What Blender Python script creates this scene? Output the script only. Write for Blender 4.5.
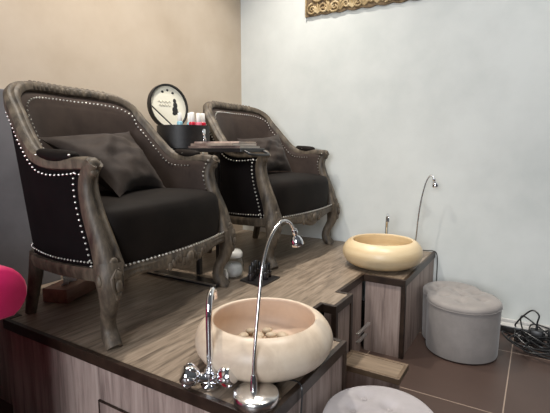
import bpy, math, random
from mathutils import Vector, Matrix
random.seed(7)
for o in list(bpy.data.objects):
    bpy.data.objects.remove(o, do_unlink=True)
S = bpy.context.scene
COL = S.collection
PI = math.pi
DECK = 0.382            # height of the wooden platform
WX, WY = 2.616, 1.89    # the two walls of the corner

# ------------------------------------------------------------------ camera, world, lights
cam = bpy.data.cameras.new('camera'); co = bpy.data.objects.new('camera', cam); COL.objects.link(co)
cam.sensor_fit = 'HORIZONTAL'; cam.sensor_width = 36.0; cam.lens = 36.0*430/550
cam.clip_start = 0.02
co.location = (0, 0, 0.982)
co.rotation_euler = (math.radians(90-7.55), 0, math.radians(31.5-90))
S.camera = co
S.view_settings.view_transform = 'Standard'; S.view_settings.look = 'None'
S.view_settings.gamma = 1; S.view_settings.use_curve_mapping = False
S.view_settings.exposure = -0.10

w = bpy.data.worlds.new('world'); S.world = w; w.use_nodes = True
nt = w.node_tree; nt.nodes.clear()
wo = nt.nodes.new('ShaderNodeOutputWorld'); bg = nt.nodes.new('ShaderNodeBackground')
tc = nt.nodes.new('ShaderNodeTexCoord'); sx = nt.nodes.new('ShaderNodeSeparateXYZ'); cr = nt.nodes.new('ShaderNodeValToRGB')
mr = nt.nodes.new('ShaderNodeMapRange'); mr.inputs[1].default_value = -1; mr.inputs[2].default_value = 1
nt.links.new(tc.outputs['Generated'], sx.inputs[0]); nt.links.new(sx.outputs[2], mr.inputs[0]); nt.links.new(mr.outputs[0], cr.inputs[0])
cr.color_ramp.elements[0].position = 0.25; cr.color_ramp.elements[0].color = (.10, .085, .08, 1)
cr.color_ramp.elements[1].position = 0.75; cr.color_ramp.elements[1].color = (.80, .82, .86, 1)
nt.links.new(cr.outputs[0], bg.inputs[0]); bg.inputs[1].default_value = 0.13
nt.links.new(bg.outputs[0], wo.inputs[0])

def light(name, kind, loc, target, energy, color, **kw):
    l = bpy.data.lights.new(name, kind); o = bpy.data.objects.new(name, l); COL.objects.link(o)
    l.energy = energy; l.color = color
    for k, v in kw.items(): setattr(l, k, v)
    o.location = loc
    o.rotation_euler = (Vector(target)-Vector(loc)).to_track_quat('-Z', 'Y').to_euler()
    return o
# ceiling downlights over the chairs and basins, added fill spots to brighten both walls, daylight from the shopfront behind the camera
light('downlight_near_chair', 'SPOT', (1.20, 1.38, 2.75), (1.20, 1.38, 0), 128, (1.0, .92, .82), spot_size=math.radians(100), spot_blend=1.0, shadow_soft_size=0.04)
light('downlight_far_chair', 'SPOT', (2.10, 1.32, 2.75), (2.08, 1.32, 0), 112, (1.0, .93, .84), spot_size=math.radians(100), spot_blend=1.0, shadow_soft_size=0.04)
light('downlight_basin', 'SPOT', (1.35, 0.25, 2.75), (1.45, 0.15, 0), 120, (1.0, .94, .86), spot_size=math.radians(66), spot_blend=1.0, shadow_soft_size=0.07)
light('wall_fill', 'SPOT', (0.75, 0.55, 2.70), (1.0, 1.89, 2.10), 46, (1.0, .95, .88), spot_size=math.radians(88), spot_blend=1.0, shadow_soft_size=0.12)
light('wall_fill_right', 'SPOT', (1.2, -0.2, 2.70), (2.616, 0.35, 1.45), 62, (1.0, .98, .94), spot_size=math.radians(95), spot_blend=1.0, shadow_soft_size=0.12)
light('shopfront_window', 'AREA', (-2.7, -0.1, 1.7), (.9, 0.55, 0.5), 125, (.92, .95, 1.0), size=1.7)

# ------------------------------------------------------------------ materials
def new_mat(name):
    m = bpy.data.materials.new(name); m.use_nodes = True
    return m, m.node_tree, m.node_tree.nodes['Principled BSDF']
def c4(c): return (c[0], c[1], c[2], 1)
def srgb(r, g, b):
    f = lambda v: (v/255/12.92) if v/255 <= .04045 else ((v/255+.055)/1.055)**2.4
    return (f(r), f(g), f(b))
def plain(name, col, rough=.5, metal=0., **kw):
    m, t, p = new_mat(name)
    p.inputs['Base Color'].default_value = c4(col); p.inputs['Roughness'].default_value = rough; p.inputs['Metallic'].default_value = metal
    for k, v in kw.items(): p.inputs[k].default_value = v
    return m
def noisy(name, cols, scale=(1, 1, 1), nscale=5, detail=6, rough=.6, bump=0., lo=.35, hi=.65, nrough=.6, distort=0., sheen=0., coord='Object', bdist=.01):
    m, t, p = new_mat(name); N = t.nodes
    tc = N.new('ShaderNodeTexCoord'); mp = N.new('ShaderNodeMapping'); mp.inputs['Scale'].default_value = scale
    no = N.new('ShaderNodeTexNoise'); no.inputs['Scale'].default_value = nscale; no.inputs['Detail'].default_value = detail
    no.inputs['Roughness'].default_value = nrough; no.inputs['Distortion'].default_value = distort
    r = N.new('ShaderNodeValToRGB')
    t.links.new(tc.outputs[coord], mp.inputs[0]); t.links.new(mp.outputs[0], no.inputs[0]); t.links.new(no.outputs[0], r.inputs[0])
    e = r.color_ramp.elements
    e[0].position = lo; e[0].color = c4(cols[0]); e[1].position = hi; e[1].color = c4(cols[-1])
    for i, c in enumerate(cols[1:-1]):
        x = e.new(lo+(hi-lo)*(i+1)/(len(cols)-1)); x.color = c4(c)
    t.links.new(r.outputs[0], p.inputs['Base Color'])
    p.inputs['Roughness'].default_value = rough
    if sheen:
        p.inputs['Sheen Weight'].default_value = sheen; p.inputs['Sheen Roughness'].default_value = .4
    if bump:
        b = N.new('ShaderNodeBump'); b.inputs['Strength'].default_value = bump; b.inputs['Distance'].default_value = bdist
        t.links.new(no.outputs[0], b.inputs['Height']); t.links.new(b.outputs[0], p.inputs['Normal'])
    return m

M = {}
M['beige'] = noisy('beige_plaster', [srgb(187, 171, 151), srgb(195, 180, 161), srgb(201, 187, 169)], nscale=2.2, detail=8, rough=.7, bump=.08)
M['white_wall'] = noisy('white_plaster', [srgb(208, 213, 210), srgb(216, 220, 217), srgb(222, 226, 223)], nscale=2.5, detail=8, rough=.65, bump=.10)
M['skirting'] = plain('skirting_white', srgb(205, 203, 200), .5)
M['carved'] = noisy('limed_oak', [srgb(50, 43, 36), srgb(85, 75, 63), srgb(116, 104, 88)], scale=(1, 1, .35), nscale=38, detail=5, rough=.55, bump=.35, lo=.3, hi=.7, bdist=.004)
M['velvet_in'] = noisy('brown_velvet', [srgb(58, 49, 45), srgb(74, 63, 57)], nscale=6, detail=4, rough=.6, sheen=.08, bump=.05)
M['velvet_seat'] = noisy('dark_seat_velvet', [srgb(23, 19, 17), srgb(31, 26, 23)], nscale=7, detail=4, rough=.65, sheen=.01, bump=.08)
M['velvet_out'] = noisy('black_velvet', [srgb(14, 11, 12), srgb(20, 16, 17)], nscale=8, rough=.85)
M['pillow'] = noisy('pillow_velvet', [srgb(50, 43, 40), srgb(68, 60, 55)], nscale=9, detail=5, rough=.6, sheen=.05, bump=.25)
for k_ in ('velvet_seat', 'pillow', 'velvet_in'): M[k_].node_tree.nodes['Principled BSDF'].inputs['Specular IOR Level'].default_value = .10
M['velvet_out'].node_tree.nodes['Principled BSDF'].inputs['Specular IOR Level'].default_value = .12
M['nail'] = plain('nickel_nail', (.62, .60, .56), .3, 1)
M['deck'] = noisy('grey_brown_laminate', [srgb(88, 77, 66), srgb(138, 123, 107), srgb(165, 150, 134)], scale=(1.0, 11, 1), nscale=6.5, detail=8, rough=.42, bump=.05, lo=.3, hi=.72, nrough=.65, distort=.6)
M['panel'] = noisy('washed_oak_panel', [srgb(108, 92, 86), srgb(160, 142, 134), srgb(184, 167, 158)], scale=(7, 7, .5), nscale=5.5, detail=8, rough=.55, bump=.05, lo=.3, hi=.72, nrough=.65, distort=.5)
M['trim'] = noisy('wenge_edging', [srgb(36, 26, 20), srgb(56, 42, 33)], nscale=20, rough=.4)
M['step'] = noisy('oak_step', [srgb(104, 88, 72), srgb(150, 132, 112)], scale=(9, 1, 4), nscale=6, detail=7, rough=.5, bump=.05, lo=.3, hi=.7)
M['step_trim'] = noisy('oak_step_edge', [srgb(92, 76, 60), srgb(122, 102, 82)], nscale=14, rough=.5)
M['stone'] = noisy('cream_travertine', [srgb(190, 171, 150), srgb(212, 195, 174), srgb(222, 208, 190)], nscale=7, detail=7, rough=.38, bump=.03, lo=.3, hi=.7, distort=.8)
M['stone2'] = noisy('honey_travertine', [srgb(200, 174, 134), srgb(216, 194, 156), srgb(226, 208, 174)], scale=(.4, .4, 3), nscale=6, detail=6, rough=.35, lo=.3, hi=.7)
M['stone_in'] = noisy('pink_cream_travertine', [srgb(200, 174, 152), srgb(218, 194, 172)], nscale=9, detail=7, rough=.5, lo=.3, hi=.7)
M['chrome'] = plain('chrome', (.82, .83, .86), .08, 1)
M['steel'] = plain('brushed_steel', (.70, .69, .68), .22, 1)
M['red'] = plain('red_mark', srgb(150, 20, 40), .3)
M['blackpl'] = plain('black_plastic', (.012, .012, .013), .35)
M['black'] = noisy('black_leatherette', [srgb(20, 18, 18), srgb(32, 29, 28)], nscale=60, rough=.5, bump=.1)
M['tabletop'] = plain('black_table_lacquer', (.02, .018, .018), .3)
M['cream'] = plain('cream_lid_lining', srgb(244, 240, 222), .5)
M['ink'] = plain('black_ink', (.02, .02, .02), .6)
M['faint'] = plain('grey_ink', srgb(196, 190, 172), .6)
M['fabric'] = noisy('grey_pouf_velvet', [srgb(133, 128, 125), srgb(149, 143, 139)], nscale=8, detail=5, rough=.8, sheen=.3, bump=.05)
M['fabric_l'] = noisy('pale_pouf_velvet', [srgb(156, 151, 153), srgb(174, 169, 171)], nscale=8, detail=5, rough=.8, sheen=.3, bump=.05)
M['pink'] = noisy('hot_pink_velvet', [srgb(214, 0, 92), srgb(232, 8, 110)], nscale=8, rough=.7, sheen=.3)
M['gold'] = noisy('gilded_carving', [srgb(118, 98, 66), srgb(174, 150, 108), srgb(216, 196, 156)], nscale=22, detail=5, rough=.5, lo=.3, hi=.7)
M['gold_dark'] = noisy('carving_ground', [srgb(78, 62, 44), srgb(124, 102, 72)], nscale=26, rough=.7)
M['ceramic'] = plain('white_ceramic', srgb(232, 230, 226), .25)
M['glass'] = plain('clear_glass', (.95, .97, .97), .03, 0, **{'Transmission Weight': 1.0, 'IOR': 1.3})
M['cotton'] = noisy('cotton', [srgb(214, 214, 214), srgb(236, 236, 236)], nscale=30, rough=.9, bump=.3)
M['paper'] = plain('magazine_paper', srgb(214, 204, 190), .5)
M['cover1'] = noisy('magazine_cover', [srgb(150, 120, 110), srgb(210, 190, 176), srgb(120, 100, 98)], nscale=12, rough=.3)
M['cover2'] = noisy('magazine_cover_dark', [srgb(90, 76, 72), srgb(150, 130, 120)], nscale=10, rough=.3)
M['cover3'] = noisy('magazine_cover_pale', [srgb(190, 176, 160), srgb(120, 96, 88)], nscale=9, rough=.3)
M['boxwood'] = noisy('tissue_box_wood', [srgb(120, 84, 70), srgb(156, 116, 98)], scale=(1, 6, 6), nscale=6, rough=.5)
M['tissue'] = plain('tissue', srgb(225, 222, 222), .9)
M['pebble'] = noisy('pebble', [srgb(176, 160, 138), srgb(210, 196, 172)], nscale=12, rough=.5)
M['polish_red'] = plain('polish_red', srgb(200, 30, 56), .2)
M['polish_pink'] = plain('polish_pink', srgb(232, 120, 140), .2)
M['polish_blue'] = plain('polish_blue', srgb(150, 200, 216), .2)
M['capwhite'] = plain('white_cap', srgb(240, 238, 234), .35)
M['polish_dark'] = plain('polish_dark', (.015, .012, .014), .15)
M['alu'] = plain('aluminium_edge', (.7, .7, .7), .3, 1)

def floor_mat():
    m, t, p = new_mat('brown_floor_tile'); N = t.nodes
    tc = N.new('ShaderNodeTexCoord'); mp = N.new('ShaderNodeMapping')
    T = .595
    mp.inputs['Location'].default_value = (-(1.705 % T)/T, -(.054 % T)/T, 0); mp.inputs['Scale'].default_value = (1/T, 1/T, 1)
    br = N.new('ShaderNodeTexBrick'); br.offset = 0; br.inputs['Scale'].default_value = 1; br.inputs['Mortar Size'].default_value = .004
    br.inputs['Brick Width'].default_value = 1; br.inputs['Row Height'].default_value = 1; br.inputs['Mortar Smooth'].default_value = .1
    br.inputs['Mortar'].default_value = c4(srgb(158, 140, 126))
    no = N.new('ShaderNodeTexNoise'); no.inputs['Scale'].default_value = 6; no.inputs['Detail'].default_value = 6
    r = N.new('ShaderNodeValToRGB'); r.color_ramp.elements[0].color = c4(srgb(70, 55, 49)); r.color_ramp.elements[1].color = c4(srgb(84, 67, 60))
    t.links.new(tc.outputs['Object'], mp.inputs[0]); t.links.new(mp.outputs[0], br.inputs[0]); t.links.new(tc.outputs['Object'], no.inputs[0])
    t.links.new(no.outputs[0], r.inputs[0]); t.links.new(r.outputs[0], br.inputs['Color1']); t.links.new(r.outputs[0], br.inputs['Color2'])
    t.links.new(br.outputs[0], p.inputs['Base Color']); p.inputs['Roughness'].default_value = .42
    return m
M['floor'] = floor_mat()

# ------------------------------------------------------------------ mesh helpers
def catmull(P, n):
    P = [Vector(p) for p in P]; out = []
    Q = [2*P[0]-P[1]]+P+[2*P[-1]-P[-2]]
    for i in range(1, len(Q)-2):
        a, b, c, d = Q[i-1:i+3]
        for k in range(n):
            t = k/n
            out.append(.5*((2*b)+(-a+c)*t+(2*a-5*b+4*c-d)*t*t+(-a+3*b-3*c+d)*t**3))
    out.append(P[-1].copy()); return out
def lerp_list(L, n):
    """resample a list of numbers to n entries"""
    out = []
    for i in range(n):
        x = i*(len(L)-1)/(n-1); k = min(int(x), len(L)-2); f = x-k
        out.append(L[k]*(1-f)+L[k+1]*f)
    return out
def even(P, n):
    """n points at even arc length along polyline P"""
    d = [0]
    for a, b in zip(P, P[1:]): d.append(d[-1]+(b-a).length)
    out = []; k = 0
    for i in range(n):
        s = d[-1]*i/(n-1)
        while k < len(P)-2 and d[k+1] < s: k += 1
        f = (s-d[k])/max(d[k+1]-d[k], 1e-9); out.append(P[k].lerp(P[k+1], min(max(f, 0), 1)))
    return out

class B:
    def __init__(s): s.v = []; s.f = []
    def add(s, V, Fs, mt=None):
        n = len(s.v)
        s.v += [tuple((mt @ Vector(p)) if mt else p) for p in V]; s.f += [tuple(i+n for i in f) for f in Fs]; return s
    def box(s, x0, y0, z0, x1, y1, z1, b=0.0, mt=None):
        if b <= 0:
            V = [(x, y, z) for z in (z0, z1) for x, y in ((x0, y0), (x1, y0), (x1, y1), (x0, y1))]
            return s.add(V, [(3, 2, 1, 0), (4, 5, 6, 7), (0, 1, 5, 4), (1, 2, 6, 5), (2, 3, 7, 6), (3, 0, 4, 7)], mt)
        V = []; rings = []
        for z, i in ((z0, b), (z0+b, 0), (z1-b, 0), (z1, b)):
            r = []
            for cx, cy, a0 in ((x1, y1, 0), (x0, y1, 90), (x0, y0, 180), (x1, y0, 270)):
                for k in range(3):
                    a = math.radians(a0+45*k); sx = 1 if cx == x1 else -1; sy = 1 if cy == y1 else -1
                    rr = b
                    px = cx-sx*b+math.cos(a)*(rr-i*.7 if i else rr); py = cy-sy*b+math.sin(a)*(rr-i*.7 if i else rr)
                    r.append(len(V)); V.append((px, py, z))
            rings.append(r)
        F = [tuple(reversed(rings[0])), tuple(rings[-1])]; n = 12
        for r, q in zip(rings, rings[1:]):
            for k in range(n): F.append((r[k], r[(k+1) % n], q[(k+1) % n], q[k]))
        return s.add(V, F, mt)
    def lathe(s, prof, n=40, mt=None, cap=True):
        V = []; F = []
        for r, z in prof:
            for k in range(n):
                a = 2*PI*k/n; V.append((r*math.cos(a), r*math.sin(a), z))
        for i in range(len(prof)-1):
            for k in range(n): F.append((i*n+k, i*n+(k+1) % n, (i+1)*n+(k+1) % n, (i+1)*n+k))
        if cap:
            F.append(tuple(reversed(range(n)))); F.append(tuple((len(prof)-1)*n+k for k in range(n)))
        return s.add(V, F, mt)
    def sweep(s, path, outs, prof, mt=None, caps=True):
        """profile points (o,b) along the outward hint and its binormal"""
        V = []; F = []; n = None
        for i, p in enumerate(path):
            t = (path[min(i+1, len(path)-1)]-path[max(i-1, 0)]).normalized()
            o = outs[i] if isinstance(outs, list) else outs
            o = (o-t*o.dot(t)).normalized(); b = t.cross(o)
            pr = prof(i/(len(path)-1)); n = len(pr)
            for (x, y) in pr: V.append(tuple(p+o*x+b*y))
        for i in range(len(path)-1):
            for k in range(n): F.append((i*n+k, i*n+(k+1) % n, (i+1)*n+(k+1) % n, (i+1)*n+k))
        if caps: F.append(tuple(reversed(range(n)))); F.append(tuple((len(path)-1)*n+k for k in range(n)))
        return s.add(V, F, mt)
    def tube(s, path, r, n=10, mt=None):
        rs = r if isinstance(r, list) else [r]
        path = [Vector(p) for p in path]
        rr = lerp_list(rs, len(path)) if len(rs) > 1 else rs*len(path)
        # parallel transport
        t0 = (path[1]-path[0]).normalized(); o = t0.orthogonal().normalized(); outs = []
        for i in range(len(path)):
            t = (path[min(i+1, len(path)-1)]-path[max(i-1, 0)]).normalized()
            o = (o-t*o.dot(t)).normalized(); outs.append(o.copy())
        N = len(path)-1
        def prof(u):
            q = rr[round(u*N)]
            return [(q*math.cos(2*PI*k/n), q*math.sin(2*PI*k/n)) for k in range(n)]
        return s.sweep(path, outs, prof, mt)
    def ball(s, c, r, n=12, m=8, sc=(1, 1, 1), mt=None):
        V = [(c[0], c[1], c[2]-r*sc[2])]; F = []
        for i in range(1, m):
            ph = PI*i/m
            for k in range(n):
                a = 2*PI*k/n; V.append((c[0]+r*sc[0]*math.sin(ph)*math.cos(a), c[1]+r*sc[1]*math.sin(ph)*math.sin(a), c[2]-r*sc[2]*math.cos(ph)))
        V.append((c[0], c[1], c[2]+r*sc[2]))
        for k in range(n): F.append((0, 1+(k+1) % n, 1+k))
        for i in range(m-2):
            for k in range(n): F.append((1+i*n+k, 1+i*n+(k+1) % n, 1+(i+1)*n+(k+1) % n, 1+(i+1)*n+k))
        L = len(V)-1; o = 1+(m-2)*n
        for k in range(n): F.append((o+k, o+(k+1) % n, L))
        return s.add(V, F, mt)
    def grid(s, G, flip=False, close=False):
        V = [tuple(p) for row in G for p in row]; w = len(G[0]); F = []
        for i in range(len(G)-1):
            for k in range(w if close else w-1):
                q = (i*w+k, i*w+(k+1) % w, (i+1)*w+(k+1) % w, (i+1)*w+k); F.append(q[::-1] if flip else q)
        return s.add(V, F)
    def prism(s, poly, z0, z1, mt=None):
        n = len(poly); V = [(x, y, z0) for x, y in poly]+[(x, y, z1) for x, y in poly]
        F = [tuple(reversed(range(n))), tuple(range(n, 2*n))]+[(k, (k+1) % n, n+(k+1) % n, n+k) for k in range(n)]
        return s.add(V, F, mt)
    def build(s, name, mat, parent=None, world=False, origin=None, smooth=True, bevel=0., sub=0):
        off = Vector((0, 0, 0))
        if origin: off = Vector(origin)
        elif world and parent:
            q = parent
            while q: off += q.location; q = q.parent
        me = bpy.data.meshes.new(name)
        me.from_pydata([tuple(Vector(p)-off) for p in s.v], [], s.f); me.update()
        import bmesh
        bm = bmesh.new(); bm.from_mesh(me); bmesh.ops.recalc_face_normals(bm, faces=bm.faces); bm.to_mesh(me); bm.free()
        me.materials.append(mat)
        o = bpy.data.objects.new(name, me); COL.objects.link(o)
        if parent: o.parent = parent
        if origin: o.location = origin
        if bevel:
            md = o.modifiers.new('bevel', 'BEVEL'); md.width = bevel; md.segments = 2; md.limit_method = 'ANGLE'; md.angle_limit = math.radians(50)
        if sub:
            md = o.modifiers.new('sub', 'SUBSURF'); md.levels = sub; md.render_levels = sub
        if smooth:
            for p in me.polygons: p.use_smooth = True
            try: me.set_sharp_from_angle(angle=math.radians(48))
            except Exception: pass
        return o
def tag(o, label, cat, group=None):
    o['label'] = label; o['category'] = cat
    if group: o['group'] = group
    return o
def thing(name, label, cat, loc, rz=0, group=None):
    o = bpy.data.objects.new(name, None); COL.objects.link(o); o.empty_display_size = .05
    o.location = loc; o.rotation_euler = (0, 0, rz)
    return tag(o, label, cat, group)
def struct(o): o['kind'] = 'structure'; return o
def copy_tree(o, parent=None):
    kids = list(o.children)
    c = o.copy(); COL.objects.link(c)
    if parent: c.parent = parent
    for k in kids: copy_tree(k, c)
    return c
TR = Matrix.Translation
def RZ(a): return Matrix.Rotation(a, 4, 'Z')
def RX(a): return Matrix.Rotation(a, 4, 'X')
def RY(a): return Matrix.Rotation(a, 4, 'Y')

# ------------------------------------------------------------------ setting
struct(B().box(-2.2, -2.2, -.05, WX+.12, WY+.12, 0).build('floor', M['floor'], smooth=False))
struct(B().box(-2.2, WY, 0, WX, WY+.12, 2.8).build('wall_back', M['beige'], smooth=False))
struct(B().box(WX, -2.2, 0, WX+.12, WY+.12, 2.8).build('wall_right', M['white_wall'], smooth=False))
struct(B().box(WX-.012, -2.2, 0, WX, .478, .055).build('baseboard_right', M['skirting'], smooth=False, bevel=.002))

M['low_grey'] = noisy('added_panel_grey', [srgb(104, 103, 106), srgb(118, 117, 120)], nscale=5, rough=.6)
struct(B().box(-2.2, WY-.02, 0, 1.14, WY, 1.225).build('added_low_panel', M['low_grey'], smooth=False, bevel=.004))  # added low grey panel, darkens the back wall behind the near chair

# ------------------------------------------------------------------ platform
EX, FY, PY = .741, .480, .488
OUT = [(.785, WY-.022), (.785, 1.59), (EX, 1.59), (EX, FY), (1.218, FY), (1.218, .688), (1.475, .688), (1.475, .628), (1.652, .628), (1.652, .688), (1.947, .688), (1.947, PY), (WX-.003, PY), (WX-.003, WY-.003), (1.16, WY-.003), (1.16, WY-.022)]
pf = thing('wooden_platform', 'raised wooden platform with grey brown plank deck and dark edging under both armchairs', 'platform', (EX, FY, 0))
INS = []
for i in range(len(OUT)):
    a, b, c = Vector(OUT[i-1]), Vector(OUT[i]), Vector(OUT[(i+1) % len(OUT)])
    d1, d2 = (b-a).normalized(), (c-b).normalized(); v = b+(Vector((-d1.y, d1.x))+Vector((-d2.y, d2.x)))*.004
    INS.append((v.x, v.y))
B().prism(INS, DECK-.02, DECK-.001).build('deck', M['deck'], pf, world=True, smooth=False)
names = ['back_corner_panel', 'back_corner_panel', 'end_panel', 'front_panel', 'return_panel', 'recess_panel', 'block_side_panel', 'block_front_panel', 'block_side_panel', 'recess_panel', 'pedestal_side_panel', 'pedestal_front_panel']
for i, nm in enumerate(names):
    (x0, y0), (x1, y1) = OUT[i], OUT[i+1]
    d = Vector((x1-x0, y1-y0, 0)).normalized(); n = Vector((-d.y, d.x, 0))  # inward (outline runs counter clockwise)
    b = B(); a = .006
    p = [Vector((x0, y0, 0))+n*a+d*.007, Vector((x1, y1, 0))+n*a-d*.007]; q = [p[1]+n*.014, p[0]+n*.014]
    b.prism([(v.x, v.y) for v in p+q], 0, DECK-.022).build(nm, M['panel'], pf, world=True, smooth=False)
    # edge trim along the top: an L, top band and face band
    t = B(); tw = .016
    def strip(u0, u1, z0, z1, e0=0, e1=0):
        P0 = Vector((x0, y0, 0))-d*e0; P1 = Vector((x1, y1, 0))+d*e1
        poly = [P0+n*u0, P1+n*u0, P1+n*u1, P0+n*u1]
        t.prism([(v.x, v.y) for v in poly], z0, z1)
    def turn(k):
        a, b, c = Vector(OUT[k-1]), Vector(OUT[k]), Vector(OUT[k+1]); u, v = b-a, c-b
        return u.x*v.y-u.y*v.x
    strip(0, tw, DECK-.032, DECK+.002, -tw if turn(i) > 0 and i else 0, tw if turn(i+1) < 0 else 0)
    t.build('edge_trim', M['trim'], pf, world=True, smooth=False, bevel=.0015)
for x, y in ((EX+.010, FY+.010), (1.218-.010, FY+.010), (1.947+.010, PY+.010), (1.475+.010, .628+.010), (1.652-.010, .628+.010)):
    B().box(x-.0102, y-.0102, 0, x+.0102, y+.0102, DECK-.032).build('corner_trim', M['trim'], pf, world=True, smooth=False)
h = B().box(EX-.001, .56, .03, EX+.006, 1.064, .242).build('access_panel', M['panel'], pf, world=True, smooth=False, bevel=.002)
B().box(EX-.0016, .553, .242, EX+.004, 1.069, .2455).box(EX-.0016, 1.064, .03, EX+.004, 1.0685, .2455).build('access_panel_seam', M['trim'], pf, world=True, smooth=False)

# ------------------------------------------------------------------ pull-out step
st = thing('pull_out_step', 'low wooden pull out step between the two basin pedestals', 'step', (1.57, .45, 0))
SX0, SX1, SY0, SY1, SZ = 1.495, 1.63, .383, .622, .146
B().box(SX0+.012, SY0+.012, SZ-.018, SX1-.012, SY1-.012, SZ-.001).build('tread', M['step'], st, world=True, smooth=False)
for q in ((SX0, SY0, SX0+.014, SY1), (SX1-.014, SY0, SX1, SY1), (SX0+.014, SY0, SX1-.014, SY0+.014), (SX0+.014, SY1-.014, SX1-.014, SY1)):
    B().box(q[0], q[1], SZ-.022, q[2], q[3], SZ+.002).build('tread_edge', M['step_trim'], st, world=True, smooth=False, bevel=.002)
B().box(SX0+.01, SY0+.03, 0, SX0+.024, SY1, SZ-.022).build('side_panel', M['panel'], st, world=True, smooth=False)
B().box(SX1-.024, SY0+.03, 0, SX1-.01, SY1, SZ-.022).build('side_panel', M['panel'], st, world=True, smooth=False)
B().box(SX0+.024, SY0+.03, 0, SX1-.024, SY0+.044, SZ-.022).build('riser', M['panel'], st, world=True, smooth=False)
sl = B()
sl.box(1.655, .60, .20, 1.80, .612, .212).box(1.655, .60, .165, 1.76, .612, .175)
tag(sl.build('drawer_slide', M['alu'], origin=(1.72, .606, .165), smooth=False, bevel=.001), 'pale metal slide rail in the dark recess behind the step', 'slide rail')

# ------------------------------------------------------------------ armchair
def rail_profile(wo, up, dn):
    """moulded section: half width wo along outward, reaching up above and dn below the path"""
    return [(wo, -dn*.8), (wo, up*.2), (wo*.72, up*.8), (wo*.42, up), (wo*.22, up*.6), (-wo*.22, up*.6), (-wo*.42, up), (-wo*.75, up*.8), (-wo, up*.2), (-wo, -dn*.55), (-wo*.6, -dn*.8), (wo*.6, -dn)]
TOPH = [(0, .288, .832), (.13, .272, .831), (.235, .236, .820), (.302, .188, .780), (.322, .135, .718), (.338, .078, .650), (.348, .020, .592), (.350, -.04, .570), (.343, -.11, .566), (.34, -.175, .568), (.34, -.215, .562)]
BOTH = [(0, .262, 0.224), (.08, .258, 0.224), (.16, .245, 0.224), (.225, .205, 0.224), (.25, .16, 0.224), (.266, .11, 0.224), (.283, .05, 0.226), (.30, -.02, 0.228), (.315, -.10, 0.232), (.33, -.19, 0.238), (.338, -.25, 0.244)]
POST = [(.338, -.252, .244), (.343, -.232, .325), (.340, -.195, .42), (.337, -.180, .49), (.339, -.192, .535), (.34, -.215, .562)]
def mirror(P): return [Vector((-p.x, p.y, p.z)) for p in P]
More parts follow.
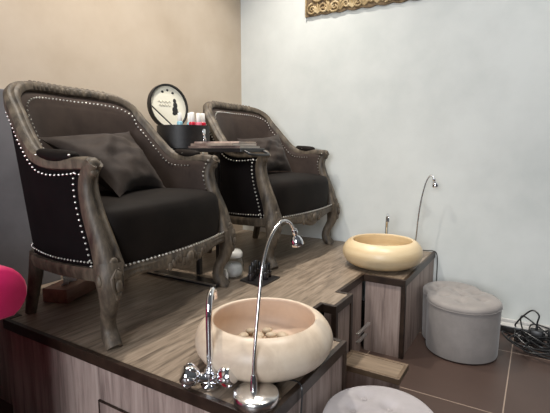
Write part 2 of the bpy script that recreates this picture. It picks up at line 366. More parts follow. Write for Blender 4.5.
def make_chair(label):
    ch = thing('carved_armchair', label, 'armchair', (0, 0, 0), group='carved armchairs on the platform')
    n = 5
    th = catmull(TOPH, n); bh = catmull(BOTH, n); N = len(th)
    pv = catmull(POST, 6)
    pe = even(pv, 25)
    def column(i, v):
        s = bh[i].lerp(th[i], v)
        u = i/(N-1); wgt = max(0, (u-.55)/.45); wgt = wgt*wgt*(3-2*wgt)
        k = v*24; a = min(int(k), 23); pc = pe[a].lerp(pe[a+1], k-a)
        ps = bh[-1].lerp(th[-1], v)
        return s+(pc-ps)*wgt
    idx = [-i for i in range(N-1, 0, -1)]+list(range(N))
    def P(j, v):
        p = column(abs(j), v)
        return Vector((-p.x, p.y, p.z)) if j < 0 else p
    def normal(j, v):
        a = max(-(N-1), j-1); b = min(N-1, j+1); du = P(b, v)-P(a, v); dv = P(j, min(1, v+.05))-P(j, max(0, v-.05))
        m = du.cross(dv); m.normalize()
        c = Vector((0, -.03, P(j, v).z))
        if m.dot(P(j, v)-c) < 0: m = -m
        return m
    VV = [k/14 for k in range(15)]
    # outer panels
    out = B(); out.grid([[P(j, .02+.95*v) for v in VV] for j in idx]); out.build('outer_panel', M['velvet_out'], ch)
    # inner upholstery
    inn = []
    for j in idx:
        u = abs(j)/(N-1); puff = .030 if u < .5 else .030-.018*(u-.5)/.5
        base = .040 if u < .5 else .040-.008*(u-.5)*2
        row = []
        for v in VV:
            vv = .18+.80*v
            row.append(P(j, vv)-normal(j, vv)*(base+puff*math.sin(PI*min(1, v*1.0))**.6 if v < 1 else base*.5))
        inn.append(row)
    ib = B(); ib.grid(inn, flip=True); ib.build('inside_back', M['velvet_in'], ch)
    # top rail and arms, carved
    full = [P(j, 1) for j in idx]
    hints = [normal(j, .9) for j in idx]
    hints = [Vector((h.x, h.y, h.z*.3)).normalized() for h in hints]
    path = [p-hints[i]*.018 for i, p in enumerate(full)]
    def rp(u):
        e = abs(u-.5)*2
        return rail_profile(.024 if e < .6 else .024-.002*(e-.6)/.4, .010+.005*max(0, 1-e*3.2), .030)
    rl = B(); rl.sweep(path, hints, rp); top_rail = rl.build('top_rail', M['carved'], ch)
    # carved leaves on the crest
    cv = B(); mid = len(path)//2
    for k in range(-7, 8):
        p = path[mid+k]; cv.ball((p.x, p.y-.004, p.z+.010), .011, 8, 6, (1.1-.06*abs(k), .9, .7))
        cv.ball((p.x+.004*(1 if k > 0 else -1), p.y-.024, p.z-.008), .009, 8, 6, (1.2, .6, 1.3))
    cv.build('crest_carving', M['carved'], ch)
    # arm posts with scroll
    for s in (1, -1):
        pp = pv if s > 0 else mirror(pv)
        pb = B(); X = Vector((s, 0, 0))
        pb.sweep([p-X*.012+Vector((0, -.006, 0)) for p in pp], X, lambda u: [(a*(.023+.017*(1-u)**2), b_*(.021+.015*(1-u)**2)) for a, b_ in ((1, -.6), (1, .4), (.75, .85), (.4, 1), (.15, .75), (-.15, .75), (-.4, 1), (-.75, .85), (-1, .4), (-1, -.6), (-.6, -1), (.6, -1))])
        pb.ball((s*.330, -.216, .556), .023, 12, 8, (1, .75, .8))
        pb.ball((s*.331, -.218, .534), .015, 12, 8, (1, .8, 1))
        pb.build('arm_post', M['carved'], ch)
        # padded armrest
        ap = B(); pts = catmull([(s*.345, -.005, .592), (s*.335, -.055, .580), (s*.326, -.105, .577), (s*.323, -.145, .580)], 6)
        ap.sweep(pts, X, lambda u: [((.008+.020*math.sin(PI*u)**.5)*math.cos(2*PI*k/12), (.006+.016*math.sin(PI*u)**.5)*math.sin(2*PI*k/12)) for k in range(12)])
        ap.build('arm_pad', M['velvet_seat'], ch)
        # front leg
        lp = catmull([(s*.330, -.254, .262), (s*.340, -.265, .205), (s*.337, -.258, .14), (s*.322, -.234, .085), (s*.319, -.233, .04), (s*.332, -.264, .0)], 5)
        lb = B(); lb.tube(lp, [.044, .042, .033, .026, .0235, .024, .0265, .025], 14)
        lb.build('leg', M['carved'], ch)
        kc = B()
        kc.ball((s*.341, -.298, .236), .016, 10, 6, (1, .6, 1)); kc.ball((s*.342, -.304, .204), .012, 10, 6, (1, .6, 1.6)); kc.ball((s*.341, -.296, .172), .009, 8, 6, (1, .7, 1.8))
        kc.ball((s*.377, -.262, .222), .012, 10, 6, (.6, 1, 1.6)); kc.ball((s*.339, -.284, .274), .014, 10, 6, (1.1, .6, .9))
        for q_ in (-1, 1): kc.tube([(s*.341+q_*.004, -.300, .255), (s*.341+q_*.020, -.296, .228), (s*.341+q_*.017, -.298, .195), (s*.341+q_*.004, -.299, .165)], [.003, .006, .005, .002], 6)
        kc.build('knee_carving', M['carved'], ch)
        # back leg
        bp = catmull([(s*.225, .19, .235), (s*.230, .205, .14), (s*.233, .228, .05), (s*.234, .24, 0)], 5)
        B().tube(bp, [.027, .024, .021, .019], 12).build('leg', M['carved'], ch)
        # side seat rail
        sb = [q+Vector((0, 0, -.008)) for q in (bh if s > 0 else mirror(bh))][14:]
        sr = B(); sr.sweep([q for q in sb], [Vector((s, .15, 0)) for _ in sb], lambda u: [(.010, -.026), (.016, .0), (.012, .014), (-.014, .014), (-.014, -.026)] if s > 0 else [(.010, .026), (.016, 0), (.012, -.014), (-.014, -.014), (-.014, .026)])
        sr.build('side_rail', M['carved'], ch)
    br = B(); bb = [q+Vector((0, 0, -.008)) for q in (mirror(bh[:16])[::-1]+bh[1:16])]
    br.sweep(bb, [Vector((q.x*.8, .2, 0)) for q in bb], lambda u: [(.010, -.028), (.010, .028), (-.014, .028), (-.014, -.028)])
    br.build('back_rail', M['carved'], ch)
    # front apron, serpentine with a carved centre
    G = []; K = 40
    for k in range(K+1):
        t = -1+2*k/K; x = .315*t; y = -.262-.030*math.cos(t*PI/2)
        e = abs(t)
        low = .200-.030*math.exp(-(t/.22)**2)-.012*math.cos(e*PI*1.0)*(1-math.exp(-(t/.3)**2))-.02*max(0, e-.75)*4*.6
        topz = .248
        ring = [(0, topz), (-.010, topz-.004), (-.016, topz-.014), (-.013, (topz+low)/2), (-.017, low+.012), (-.012, low+.002), (0, low), (.014, low+.002), (.014, topz)]
        G.append([Vector((x, y+a, z)) for a, z in ring])
    fa = B(); fa.grid(G, close=True); fa.build('front_apron', M['carved'], ch)
    ac = B()
    for k in range(-6, 7):
        t = k/20; x = .315*t*1.1
        ac.ball((x, -.262-.030-.017+abs(k)*.0009, .212+.010*math.sin(k*1.3)), .011, 8, 6, (.9, .6, 1.35))
    ac.ball((0, -.313, .216), .020, 12, 8, (1, .5, 1)); ac.build('apron_carving', M['carved'], ch)
    # seat base and cushion
    poly = [(q.x*.97, q.y*.97) for q in mirror(bh)[::-1]+bh[1:]]
    sbm = B(); sbm.prism([(-x, y) for x, y in poly][::-1], .198, .236); sbm.build('seat_base', M['velvet_out'], ch)
    ol = []
    for k in range(64):
        a = 2*PI*k/64; ca, sa = math.cos(a), math.sin(a)
        ex = .30 if sa < 0 else .4
        X = abs(ca)**ex*(1 if ca >= 0 else -1); Y = abs(sa)**ex*(1 if sa >= 0 else -1)
        hw = .308-.026*Y if Y < 0 else .308-.06*Y
        x = X*hw; y = -.045+Y*(.225 if Y < 0 else .235)
        if Y < 0: y -= .022*math.cos(X*PI/2)
        ol.append((x, y))
    rings = []
    for z, k_, dz in ((.238, .93, 0), (.244, .985, 0), (.280, 1.0, 0), (.350, 1.004, 0), (.385, .995, .004), (.402, .970, .006), (.412, .93, .008), (.420, .8, .012), (.426, .6, .014), (.430, .35, .016), (.432, .08, .016)):
        rings.append([Vector((x*k_, -.05+(y+.05)*k_, z+dz)) for x, y in ol])
    cb = B(); cb.grid(rings, close=True); cb.f.append(tuple(range(63, -1, -1))); m0 = 64*10; cb.f.append(tuple(m0+k for k in range(64)))
    cb.build('seat_cushion', M['velvet_seat'], ch)
    # nail heads
    def nails(line, nrm, step=.0165, r=.0044):
        nl = B()
        L = [Vector(p) for p in line]; tot = sum((b-a).length for a, b in zip(L, L[1:])); q = even(L, max(2, int(tot/step)))
        for i, p in enumerate(q):
            k = min(int(i*len(nrm)/len(q)), len(nrm)-1) if isinstance(nrm, list) else 0
            d = nrm[k] if isinstance(nrm, list) else nrm
            nl.ball(p+d*.001, r, 6, 4)
        nl.build('nailhead_trim', M['nail'], ch)
    iL = idx
    vn = lambda j: 1-.046/(P(j, 1).z-.235)
    nails([P(j, .065)+normal(j, .07)*.003 for j in iL], [normal(j, .05) for j in iL], step=.0175, r=.0038)
    nails([P(j, vn(j))+normal(j, vn(j))*.003 for j in iL], [normal(j, .94) for j in iL])
    for s in (1, -1):
        jj = (N-1)*s
        nails([P(jj-5*s, .03+.84*k/20)+normal(jj-5*s, .03+.84*k/20)*.003 for k in range(21)], [normal(jj, .5)])
        nails([Vector((s*(p.x-.040), p.y+.002, p.z)) for p in pe[9:24]], Vector((-s*.7, -.7, 0)))
        nails([Vector((s*(.352-.03*math.sin(k/10*PI)*0-.022+.022*math.cos(k/10*PI*2)), -.075-.07*math.cos(k/10*PI), .582)) for k in range(11)], Vector((0, 0, 1)), r=.0042)
    inner = [P(j, vn(j))-normal(j, vn(j))*.056 for j in iL]
    nails(inner[8:-8], Vector((0, -1, 0)), step=.0175, r=.0034)
    nails([Vector((.315*(-1+2*k/40)*.97, -.270-.030*math.cos((-1+2*k/40)*PI/2)-.006, .250)) for k in range(41)], Vector((0, -1, 0)))
    return ch
c1 = make_chair('carved grey oak armchair nearest the camera, dark velvet, large cushion on its seat')
c1.location = (1.096, 1.367, DECK+.001); c1.rotation_euler = (0, 0, .131)
c2 = copy_tree(c1); c2.location = (2.147, 1.379, DECK+.001); c2.rotation_euler = (0, 0, -.011); c2.scale = (1.037,)*3
c2['label'] = 'carved grey oak armchair farther away in the corner, behind the gooseneck lamp head'

# ------------------------------------------------------------------ pillows (laid on the chairs by four corners)
def pillow(label, chair, TL, TR_, BR, BL, th, name='throw_pillow'):
    mw = Matrix.Translation(chair.location) @ RZ(chair.rotation_euler.z) @ Matrix.Scale(chair.scale[0], 4)
    TL, TR_, BR, BL = [mw @ Vector(p) for p in (TL, TR_, BR, BL)]
    nrm = ((TR_-BL).cross(TL-BR)).normalized(); b = B(); n = 28
    if nrm.y > 0: nrm = -nrm
    for sgn in (1, -1):
        G = []
        for i in range(n+1):
            v = i/n; row = []
            for k in range(n+1):
                u = k/n
                p = (BL.lerp(BR, u)).lerp(TL.lerp(TR_, u), v)
                e = (max(0, 1-(2*u-1)**2)*max(0, 1-(2*v-1)**2))
                pin = 1-.15*(math.sin(PI*u)*abs(2*v-1)**3+math.sin(PI*v)*abs(2*u-1)**3)
                c = (TL+TR_+BR+BL)/4
                pin += .10*(abs(2*u-1)*abs(2*v-1))**4; p = c+(p-c)*pin
                wr = (.007*math.sin(9*u+5*v)+.006*math.sin(15*v-8*u+1)+.004*math.sin(23*u+4*math.sin(5*v))+.003*math.sin(31*v+9*u))*e
                row.append(p+nrm*sgn*(th*e**.42+wr*(1 if sgn > 0 else 0)))
            G.append(row)
        b.grid(G, flip=sgn < 0)
    c = (BL+BR)/2
    o = b.build(name, M['pillow'], origin=tuple(c)); return tag(o, label, 'pillow', 'dark velvet throw pillows')
pillow('large dark grey velvet pillow leaning in the nearest armchair', c1, (-.225, .120, .635), (.205, .140, .668), (.135, -.09, .452), (-.165, -.150, .452), .066)
pillow('dark velvet pillow leaning against the left arm of the far corner armchair', c2, (-.18, .05, .63), (.20, .045, .665), (.135, -.085, .455), (-.20, -.10, .455), .055)

# ------------------------------------------------------------------ table between the chairs
tb = thing('side_table', 'narrow black side table wedged between the two armchairs', 'table', (1.61, 1.47, DECK))
TX0, TX1, TY0, TY1, TZ = 1.515, 1.705, 1.10, 1.70, DECK+.606
B().box(TX0, TY0, TZ-.018, TX1, TY1, TZ).build('tabletop', M['tabletop'], tb, world=True, smooth=False, bevel=.003)
B().tube(catmull([(TX0+.03, TY0+.004, TZ-.012), (TX0+.03, TY0-.025, TZ-.025), (TX0+.06, TY0-.04, TZ-.030), (TX1-.04, TY0-.04, TZ-.030), (TX1-.012, TY0-.025, TZ-.025), (TX1-.012, TY0+.004, TZ-.012)], 6), .006, 8).build('handle', M['blackpl'], tb, world=True)
for x in (TX0+.02, TX1-.02):
    for y in (TY0+.27, TY1-.03):
        B().box(x-.011, y-.011, DECK+.001, x+.011, y+.011, TZ-.018).build('leg', M['tabletop'], tb, world=True, smooth=False, bevel=.002)
B().box(TX0+.012, TY0+.26, DECK+.16, TX1-.012, TY1-.02, DECK+.175).build('shelf', M['tabletop'], tb, world=True, smooth=False, bevel=.002)
# magazines
def magazine(x, y, z, rz, w, l, t, cov, label):
    r = thing('magazine', label, 'magazine', (x, y, z), rz, 'magazines on the side table')
    B().box(-w/2+.002, -l/2+.002, .0012, w/2-.002, l/2-.002, t-.0012).build('pages', M['paper'], r, smooth=False)
    B().box(-w/2, -l/2, 0, w/2, l/2, .0012).box(-w/2, -l/2, t-.0012, w/2, l/2, t).box(-w/2-.001, -l/2, 0, -w/2+.0012, l/2, t).build('cover', M[cov], r, smooth=False)
magazine(1.607, 1.262, TZ+.0005, .03, .17, .29, .010, 'cover2', 'dark covered magazine at the bottom of the pile on the side table')
magazine(1.603, 1.262, TZ+.0108, -.08, .17, .26, .011, 'cover3', 'pale brown magazine in the middle of the pile on the side table')
magazine(1.612, 1.258, TZ+.0222, .10, .16, .24, .008, 'cover1', 'pinkish magazine on top of the pile on the side table')

# round vanity case with its lid open
CX, CY, CR, CH = 1.602, 1.512, .128, .108
vc = thing('vanity_case', 'open round black vanity case on the side table with cream lined lid', 'case', (CX, CY, TZ+.0005), -.20)
B().lathe([(CR, 0), (CR, CH), (CR-.006, CH), (CR-.006, CH-.010), (0.001, CH-.010)], 48).build('body', M['black'], vc)
LR = .113; lm = TR((0.004, CR+.006, CH+LR-.010)) @ RX(math.radians(84))
lid = B().lathe([(LR, -.012), (LR+.001, 0), (LR, .016), (LR-.007, .016), (LR-.008, 0.002), (.001, .002)], 48, lm).build('lid', M['black'], vc)
B().lathe([(LR-.009, .0022), (LR-.009, .006), (.001, .006)], 48, lm).build('lid_lining', M['cream'], lid)
def on_lid(pts, w, mat, name):
    b = B()
    for p in pts: b.tube([(x, y, .0066) for x, y in p], w, 6, lm)
    b.build(name, M[mat], lid)
def blobs(L, mat, name):
    b = B()
    for x, y, rx, ry in L: b.ball((x, y, .0062), 1, 12, 6, (rx, ry, .0012), lm)
    b.build(name, M[mat], lid)
blobs([(.038, .030, .010, .012), (.040, .008, .013, .018), (.036, -.016, .017, .018), (.030, -.034, .012, .010), (.046, -.030, .012, .010)], 'ink', 'printed_figure')
blobs([(-.030, .072, .008, .006), (0, .082, .007, .006), (.030, .070, .008, .006)], 'ink', 'printed_ornament')
on_lid([[(-.06+.006*k, .022+.006*math.sin(k*1.9)) for k in range(13)], [(-.056+.006*k, .004+.005*math.sin(k*2.3)) for k in range(12)]], .0016, 'faint', 'printed_script')
B().tube([(-.104, .112, CH+.098), (-.066, -.01, CH-.004)], .0035, 6).build('lid_strap', M['black'], vc)
a = math.radians(-78); cm = TR((CR*math.cos(a), CR*math.sin(a), CH-.058)) @ RZ(a)
cb = B().box(-.002, -.010, .012, .005, .010, .040, .002, cm).box(-.002, -.006, -.006, .006, .006, .010, .002, cm)
cb.tube([(.006, .008*math.cos(t), -.012+.012*math.sin(t)) for t in [2*PI*k/14 for k in range(15)]], .002, 6, cm)
cb.build('clasp', M['chrome'], vc)
# bottles in the case
def bottle(x, y, z, r, hb, hc, mb, mc, label, cat='bottle', group='nail polish bottles in the vanity case', name='nail_polish_bottle', sq=False):
    t = thing(name, label, cat, (x, y, z), 0, group)
    B().lathe([(r*.92, 0), (r, .003), (r, hb*.8), (r*.9, hb*.94), (r*.7, hb)], 16).build('glass_body', M[mb], t)
    B().lathe([(r*.72, hb-.001), (r*.78, hb+.002), (r*.68, hb+hc-.002), (r*.55, hb+hc)], 16).build('cap', M[mc], t)
    return t
zc = TZ+CH-.009
for dx, dy, r, hb, hc, mb, mc, lb in ((-.045, -.02, .014, .030, .040, 'polish_blue', 'capwhite', 'pale blue polish bottle, leftmost in the open vanity case'),
        (-.004, -.062, .016, .028, .046, 'polish_red', 'capwhite', 'red polish bottle with white cap, front left in the open vanity case'),
        (.022, -.022, .014, .030, .044, 'polish_blue', 'capwhite', 'light blue polish bottle behind the red ones in the vanity case'),
        (.036, -.066, .016, .028, .044, 'polish_pink', 'capwhite', 'pink polish bottle with white cap in the middle of the case'),
        (.080, -.055, .017, .030, .044, 'polish_red', 'capwhite', 'red polish bottle at the right edge of the vanity case')):
    bottle(CX+dx, CY+dy, zc, r, hb, hc, mb, mc, lb)

# ------------------------------------------------------------------ stone basins
def basin(label, x, y, R, h, m_out, m_in):
    t = thing('stone_basin', label, 'basin', (x, y, DECK+.003), 0, 'stone foot basins')
    pr = [(.50, 0), (.62, .0), (.78, .08), (.90, .20), (.97, .35), (1, .5), (.985, .66), (.94, .80), (.87, .92), (.80, .985), (.765, 1.0), (.745, .99)]
    sm = catmull([(r*R, 0, z*h) for r, z in pr], 3)
    B().lathe([(p.x, p.z) for p in sm], 64, cap=False).build('bowl', m_out, t)
    pi_ = [(.745, .99), (.735, .95), (.75, .8), (.78, .55), (.74, .35), (.62, .20), (.40, .14), (.004, .13)]
    sm = catmull([(r*R, 0, z*h) for r, z in pi_], 3)
    B().lathe([(max(p.x, .001), p.z) for p in sm], 64, cap=False).build('inner_wall', m_in, t)
    B().lathe([(.018, .13*h), (.020, .13*h+.003), (.012, .13*h+.004), (.001, .13*h+.004)], 20).build('drain', M['chrome'], t)
    return t
B1 = (.985, .640); B2 = (2.156, .668)
basin('cream travertine basin with pebbles inside, in front of the nearest armchair', B1[0], B1[1], .196, .128, M['stone'], M['stone_in'])
basin('honey cream stone basin standing on the far pedestal beside the white wall', B2[0], B2[1], .203, .136, M['stone2'], M['stone2'])
for k, (dx, dy, r) in enumerate(((.030, .095, .016), (.060, .060, .018), (.085, .030, .015), (-.005, .105, .015), (.095, -.005, .017), (.070, .095, .014), (.035, .045, .017), (-.035, .075, .016), (.10, .055, .014), (.0, .06, .015))):
    b = B(); b.ball((0, 0, r*.6), r, 12, 8, (1.25, .95, .62), RZ(k*1.1))
    x, y = B1[0]+dx, B1[1]+dy; rr = math.hypot(dx, dy)/.196; zz = .128*(.135 if rr < .4 else .14+(rr-.4)*.28)+.004
    tag(b.build('pebble', M['pebble'], origin=None), 'smooth pale pebble lying in the nearest stone basin', 'pebble', 'pebbles in the near basin').location = (x, y, DECK+zz)

# ------------------------------------------------------------------ mixer taps
def mixer(label, x, y, rz):
    t = thing('mixer_tap', label, 'tap', (x, y, DECK+.002), rz, 'basin mixer taps')
    B().lathe([(.024, 0), (.024, .006), (.016, .010), (.015, .030), (.017, .036), (.013, .045)], 24).build('body', M['chrome'], t)
    sp = catmull([(0, 0, .035), (0, 0, .11), (.002, 0, .19), (.018, 0, .225), (.050, 0, .236), (.078, 0, .226), (.090, 0, .202)], 8)
    s = B().tube(sp, .0082, 14); s.lathe([(.0115, 0), (.0115, .010), (.009, .014)], 18, TR((0, 0, .038)))
    s.build('spout', M['chrome'], t)
    for sg in (1, -1):
        d = Vector((-.35, sg*.80, .35)).normalized(); q = d.to_track_quat('Z', 'Y').to_matrix().to_4x4()
        mt = TR((0, 0, .018)) @ q @ Matrix.Scale(1.25, 4)
        hd = B().lathe([(.010, 0), (.011, .020), (.009, .026), (.017, .030), (.020, .038), (.020, .054), (.016, .060), (.004, .061)], 18, mt)
        for k in range(6):
            a = k*PI/3; hd.ball((.019*math.cos(a), .019*math.sin(a), .046), .006, 8, 6, (1, 1, 1.7), mt)
        hh = hd.build('handle', M['chrome'], t)
        if sg < 0: B().lathe([(.0207, .040), (.0212, .043), (.0207, .046)], 20, mt).build('hot_mark', M['red'], hh)
    return t
mixer('chrome mixer tap with red marked handle on the deck left of the near basin', .790, .678, math.radians(30))
mixer('small chrome tap rising behind the far basin near the white wall', 2.405, .722, math.radians(200))

# ------------------------------------------------------------------ gooseneck lamps
def lamp(label, base, path, tip_dir):
    t = thing('gooseneck_lamp', label, 'lamp', base, 0, 'chrome gooseneck lamps')
    z0 = base[2]
    B().lathe([(.052, 0), (.055, .003), (.055, .022), (.052, .025), (.010, .026), (.001, .026)], 40).build('base', M['steel'], t)
    P = catmull(path, 10)
    B().tube(P[:7], [.0095, .0085, .006], 14).build('ferrule', M['chrome'], t, world=True)
    B().tube(P[3:], .0042, 10).build('gooseneck', M['steel'], t, world=True)
    d = Vector(tip_dir).normalized(); mt = TR(P[-1]) @ d.to_track_quat('Z', 'Y').to_matrix().to_4x4()
    hd = B().lathe([(.004, -.006), (.008, -.004), (.009, .006), (.006, .010), (.006, .014), (.012, .019), (.017, .028), (.019, .040), (.017, .043), (.013, .041), (.001, .040)], 24, mt)
    H = hd.build('lamp_head', M['chrome'], t, world=True)
    B().ball((0, 0, .041), .012, 14, 8, (1, 1, .5), mt).build('lens', M['ceramic'], H, world=True)
    return t
L1 = lamp('chrome gooseneck lamp with round base in front of the near basin', (.795, .540, DECK+.002),
     [(.796, .548, DECK+.024), (.806, .553, DECK+.10), (.844, .562, .63), (.866, .566, .70), (.905, .570, .757), (.958, .570, .793), (1.005, .570, .785), (1.034, .570, .757)], (.25, -.1, -1))
L2 = lamp('chrome gooseneck lamp by the white wall beside the far basin', (2.475, .590, DECK+.002),
     [(2.478, .585, DECK+.024), (2.485, .575, .48), (2.490, .568, .60), (2.492, .555, .71), (2.494, .538, .79), (2.495, .520, .832), (2.495, .503, .837), (2.495, .494, .818)], (0, -.25, -1))
def cord(name, pts, label, r=.0028, n=10, group=None, mat='blackpl', parent=None):
    if parent: return B().tube(catmull(pts, n), r, 6).build(name, M[mat], parent, world=True)
    b = B().tube(catmull(pts, n), r, 6); return tag(b.build(name, M[mat], origin=tuple(pts[0])), label, 'cord', group)
cord('lamp_cord', [(.850, .536, DECK+.012), (.898, .528, DECK+.010), (.915, .505, DECK+.008), (.912, .484, DECK+.006), (.905, .474, DECK-.01), (.90, .4745, .30), (.895, .4745, .18), (.89, .472, .02)], '', .0022, parent=L1)
cord('lamp_cord', [(2.53, .60, DECK+.008), (2.565, .57, DECK+.010), (2.590, .53, DECK+.008), (2.598, .50, DECK+.008), (2.600, .480, DECK-.006), (2.602, .474, .32), (2.598, .472, .20), (2.60, .46, .06), (2.59, .44, .004)], '', .0026, parent=L2)

# ------------------------------------------------------------------ jar, polish tray, tissue box, bar
jx, jy = 1.592, 1.212
jr = thing('glass_jar', 'glass jar with white ceramic lid standing on the deck between the armchairs', 'jar', (jx, jy, DECK+.001))
B().lathe([(.040, 0), (.050, .004), (.054, .02), (.054, .070), (.048, .088), (.044, .096), (.041, .096), (.045, .086), (.050, .068), (.050, .02), (.046, .007), (.001, .006)], 32).build('glass_body', M['glass'], jr)
B().lathe([(.038, .0075), (.044, .012), (.046, .03), (.045, .052), (.036, .062), (.018, .066), (.001, .064)], 24).build('cotton_filling', M['cotton'], jr)
B().lathe([(.046, .0965), (.048, .100), (.047, .116), (.040, .126), (.022, .132), (.010, .134), (.009, .140), (.014, .146), (.016, .154), (.012, .163), (.001, .166)], 28).build('lid', M['ceramic'], jr)
tg = B(); tg.box(-.006, -.0012, 0, .006, .0012, .055, 0, TR((jx-.054, jy-.045, DECK+.003)) @ RZ(-.6))
tag(B().lathe([(.013, 0), (.014, .003), (.014, .036), (.008, .044), (.007, .056), (.001, .057)], 16).build('dropper_bottle', M['ceramic']), 'tiny white bottle on the deck touching the left of the glass jar', 'bottle').location = (jx-.082, jy-.020, DECK+.001)

pt = B().prism([(1.548, 1.140), (1.520, 1.002), (1.684, 1.004), (1.696, 1.146)], DECK+.001, DECK+.008)
tag(pt.build('polish_tray', M['tabletop'], origin=(1.61, 1.07, DECK+.001), smooth=False, bevel=.002), 'square black tray holding small black bottles on the deck', 'tray')
for k, (x, y, r, hb, hc) in enumerate(((1.560, 1.085, .014, .036, .034), (1.598, 1.098, .015, .040, .036), (1.632, 1.108, .014, .040, .036), (1.655, 1.050, .014, .034, .034), (1.612, 1.040, .015, .036, .036), (1.670, 1.110, .013, .032, .030))):
    lb = ['black polish bottle, leftmost on the square black tray', 'black polish bottle second from left on the black tray', 'tall black polish bottle at the back middle of the black tray', 'black polish bottle at the front right of the black tray', 'black polish bottle at the front middle of the black tray', 'small black polish bottle at the back right of the black tray'][k]
    bottle(x, y, DECK+.0082, r, hb, hc, 'polish_dark', 'blackpl', lb, group='black bottles on the tray')
cord('thin_metal_file', [(1.600, 1.300, DECK+.003), (1.66, 1.285, DECK+.003), (1.74, 1.262, DECK+.003)], 'thin pale stick lying on the deck behind the black tray', .003, mat='alu')['category'] = 'nail file'

tx = thing('tissue_box', 'brown wooden tissue box with tissue showing, on the deck under the near armchair', 'tissue box', (1.035, 1.625, DECK+.001), math.radians(20))
B().box(-.105, -.055, 0, .105, .055, .055, .003).build('box_body', M['boxwood'], tx)
ts = B(); G = []
for i in range(9):
    row = []
    for k in range(9):
        u, v = i/8-.5, k/8; row.append(Vector((u*(.07+.05*v)-.02, .012*math.sin(u*9+v*3)+.02*v*u, .052+.045*v*(1-.5*abs(u))+.006*math.sin(u*14))))
    G.append(row)
ts.grid(G); to = ts.build('tissue', M['tissue'], tx); md = to.modifiers.new('solid', 'SOLIDIFY'); md.thickness = .001
fb = thing('flat_bar', 'flat black bar with pale metal edge lying on the deck under the near armchair', 'bar', (1.42, 1.40, DECK+.001))
B().box(-.012, -.235, .0, .05, .235, .016, .002).build('frame_bar', M['blackpl'], fb)
B().box(-.016, -.235, .010, -.0121, .235, .017).build('metal_edge', M['alu'], fb, smooth=False)

# ------------------------------------------------------------------ poufs
def pouf(label, lobes, h, mat, x, y, buttons):
    t = thing('tufted_pouf', label, 'pouf', (x, y, 0), 0, 'tufted velvet poufs')
    n = 96
    def rad(a):
        best = 0; d = Vector((math.cos(a), math.sin(a)))
        vals = []
        for cx, cy, r in lobes:
            c = Vector((cx, cy)); b = d.dot(c); q = b*b-(c.length_squared-r*r)
            if q > 0: vals.append(b+math.sqrt(q))
        k = 260; return math.log(sum(math.exp(k*v) for v in vals))/k
    R = [rad(2*PI*k/n) for k in range(n)]
    def ring(s, z): return [Vector((R[k]*s*math.cos(2*PI*k/n), R[k]*s*math.sin(2*PI*k/n), z)) for k in range(n)]
    b = B(); b.grid([ring(s, z) for s, z in ((.90, .004), (.965, .008), (.972, .02), (.975, .05), (.985, h*.5), (.992, h-.03), (.988, h-.016))], close=True); b.f.append(tuple(range(n-1, -1, -1)))
    b.build('body', mat, t)
    b = B(); rings = []
    prof = [(.985, h-.016), (1.003, h-.008), (1.0, h-.001), (.985, h+.006), (.95, h+.012)]+[(.95-.93*k/22, h+.012+.010*math.sin(k/22*PI/2)) for k in range(1, 23)]
    for s, z in prof: rings.append(ring(s, z))
    for r_ in rings[4:]:
        for p in r_:
            for bx, by in buttons:
                d2 = (p.x-bx)**2+(p.y-by)**2; p.z -= .016*math.exp(-d2/(2*.016**2))+.004*math.exp(-d2/(2*.035**2))
    b.grid(rings, close=True); m0 = n*(len(rings)-1); b.f.append(tuple(m0+k for k in range(n)))
    b.build('tufted_top', mat, t)
    for bx, by in buttons:
        B().ball((bx, by, h-.001), .009, 12, 6, (1, 1, .45)).build('button', mat, t)
    c = ring(.998, h-.012); B().tube(c+[c[0]], .0025, 6).build('piping', mat, t)
    return t
pouf('grey velvet two lobed pouf with tufted top against the white wall', [(-.040, -.030, .168), (.070, .040, .142)], .258, M['fabric'], 2.238, .300,
     [(-.10, -.03), (-.05, .06), (.0, -.02), (.06, .02), (.09, .10), (-.03, -.11), (.06, -.07), (.02, .12), (.12, .0)])
pouf('pale grey velvet pouf with tufted top at the bottom edge, nearest the camera', [(-.02, 0, .157), (.012, .012, .152)], .258, M['fabric_l'], 1.062, .310,
     [(.0, .085), (.06, .0), (-.07, .04), (-.01, -.02), (.075, .08), (-.07, -.07), (.03, -.09)])

# ------------------------------------------------------------------ pink armchair at the left edge
pk = thing('pink_armchair', 'hot pink velvet armchair with rolled arm cut off by the left edge', 'armchair', (.165, 1.41, .046))
def arm(sx):
    b = B(); cx = sx*.345; n = 20; G = []
    for y in (-.30, -.294, -.28, .35):
        s = {-.30: .86, -.294: .96}.get(y, 1.0); row = []
        for k in range(n):
            a = math.radians(-60+300*k/(n-1))
            row.append(Vector((cx+.075*s*math.cos(a)*1.05, y, .578+.074*s*math.sin(a))))
        G.append(row)
    b.grid(G, close=True); b.f.append(tuple(range(n)))
    b.f.append(tuple(3*n+k for k in range(n)))
    b.build('rolled_arm', M['pink'], pk)
    B().box(cx-sx*.065-.035, -.275, .12, cx-sx*.065+.025, .33, .575, .012).build('arm_panel', M['pink'], pk)
arm(1); arm(-1)
B().box(-.30, -.27, .12, .30, .33, .30, .02).build('seat_base', M['pink'], pk)
B().box(-.30, -.29, .30, .30, .26, .43, .035).build('seat_cushion', M['pink'], pk)
B().box(-.34, .26, .12, .34, .40, .90, .045).build('backrest', M['pink'], pk)
for x in (-.33, .33):
    for y in (-.25, .32): B().lathe([(.014, -.046), (.022, .12)], 14, TR((x, y, 0))).build('leg', M['trim'], pk)

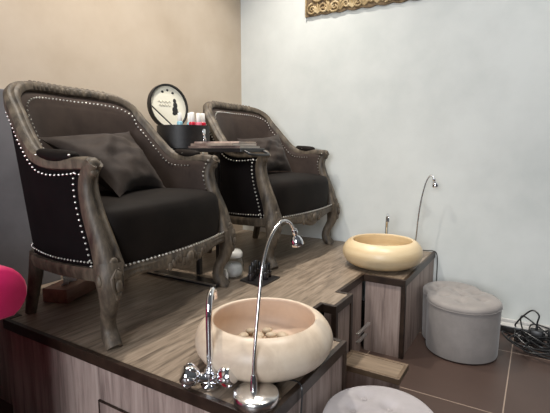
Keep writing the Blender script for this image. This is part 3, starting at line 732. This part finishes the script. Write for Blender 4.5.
# ------------------------------------------------------------------ carved wall panel
cp = thing('carved_wall_panel', 'gilded carved wooden panel hanging on the white wall at the top edge', 'wall carving', (WX-.014, 1.0, 1.83))
PZ0, PZ1, Y0, Y1 = 1.833, 2.10, 1.365, .40
def low(y):
    d = (Y0-y)
    if d < .10: return PZ0
    k = (d-.10)/.085
    return PZ0+.008-.006*k/4-.010*abs(math.sin(k*PI*.9))
n = 70; pts = [(Y0+(Y1-Y0)*k/n) for k in range(n+1)]
poly = [(y, low(y)) for y in pts]+[(Y1, PZ1), (Y0, PZ1)]
sl = B(); sl.prism(poly, 0, .011, Matrix(((0, 0, -1, WX-.002), (1, 0, 0, 0), (0, 1, 0, 0), (0, 0, 0, 1))))
sl.build('panel_ground', M['gold_dark'], cp, world=True, smooth=False)
XR = WX-.015
def spiral(y, z, r0, turns, sgn, a0, w):
    P = [(XR, y+sgn*(r0*(1-t*.85))*math.cos(a0+t*turns*2*PI), z+(r0*(1-t*.85))*math.sin(a0+t*turns*2*PI)) for t in [k/40 for k in range(41)]]
    return B().tube(P, [w, w*.9, w*.6], 8)
rnd = random.Random(3)
for k in range(12):
    y = 1.315-.078*k
    sp = spiral(y, 1.872+.006*(k % 2), .036, 1.6, 1 if k % 2 else -1, rnd.random()*6, .0070); sp.build('scroll', M['gold'], cp, world=True)
    sp = spiral(y-.035, 1.955, .044, 1.6, -1 if k % 2 else 1, rnd.random()*6, .0075); sp.build('scroll', M['gold'], cp, world=True)
    lf = B()
    for j in range(5):
        a = -.9+.45*j; P = [(XR+.002, y-.039+.045*t*math.sin(a), 1.842+.060*t*math.cos(a)*(1 if j != 2 else 1.15)) for t in (0, .35, .7, 1)]
        lf.tube(P, [.003, .0075, .007, .002], 8)
    lf.build('leaf', M['gold'], cp, world=True)
    lf = B()
    for j in range(4):
        a = -1.2+.8*j; P = [(XR+.002, y+.040*t*math.sin(a), 2.01+.05*t*math.cos(a)) for t in (0, .35, .7, 1)]
        lf.tube(P, [.003, .008, .007, .002], 8)
    lf.build('leaf', M['gold'], cp, world=True)
B().box(WX-.020, Y1, PZ1-.02, WX-.004, Y0, PZ1, .004).box(WX-.018, Y0-.010, PZ0, WX-.004, Y0, PZ1, .003).build('border', M['gold'], cp, world=True)

# ------------------------------------------------------------------ power strip, adapters, tangle of cords
ps = thing('power_strip', 'black power strip lying on the floor against the white baseboard', 'power strip', (2.572, .075, .001))
B().box(-.026, -.16, 0, .026, .085, .036, .003).build('housing', M['blackpl'], ps)
for k in range(4): B().box(-.0275, .02-.055*k+.01, .008, -.0262, .02-.055*k+.045, .030).build('socket', M['black'], ps, smooth=False)
B().box(-.027, -.16, .034, .024, .085, .040, .002).build('pale_edge', M['skirting'], ps)
ads = []
for x, y, rz, lb in ((2.47, -.045, 0, 'black plug adapter standing among the cords, left one'), (2.50, -.125, 0, 'black plug adapter behind the cord tangle, right one')):
    ad = thing('plug_adapter', lb, 'adapter', (x, y, .001), rz, 'black plug adapters')
    B().box(-.022, -.03, 0, .022, .03, .075, .006).build('housing', M['blackpl'], ad)
    B().tube([(0, 0, .075), (0, 0, .095), (.002, 0, .11)], [.007, .005, .004], 8).build('strain_relief', M['blackpl'], ad)
    ads.append(ad)
rr = random.Random(11)
labs = ['black cord in a tight coil at the front of the tangle on the tiles', 'black cord looping high above the tangle by the wall', 'black cord winding wide through the tangle near the frame edge', 'black cord trailing toward the pouf from the tangle']
for k in range(4):
    cx, cy = [(2.37, -.05), (2.45, -.11), (2.34, -.14), (2.42, -.05)][k]; pts = []
    for i in range(19):
        a = i*.95+k*2; rad = .065+.075*rr.random()+(.02*k if k < 3 else -.02)
        pts.append((cx+rad*.75*math.cos(a), cy+rad*math.sin(a)*1.15, .006+.055*rr.random()*(1.4 if k == 1 else 1)+(.05 if k == 1 and i % 5 == 2 else 0)))
    if k == 3: pts = [(2.52, .055, .04), (2.50, .05, .03), (2.46, .04, .008)]+pts
    cord('black_cable', pts, labs[k], .0038, 6, 'tangled black cords')
cord('power_cord', [(2.47, -.045, .112), (2.475, -.05, .150), (2.49, -.02, .165), (2.505, .02, .12), (2.51, .05, .07), (2.545, .05, .044)], '', .0042, 8, parent=ads[0])
cord('power_cord', [(2.50, -.125, .112), (2.50, -.14, .16), (2.50, -.18, .175), (2.50, -.22, .13), (2.48, -.23, .05), (2.44, -.22, .008)], '', .0042, 8, parent=ads[1])
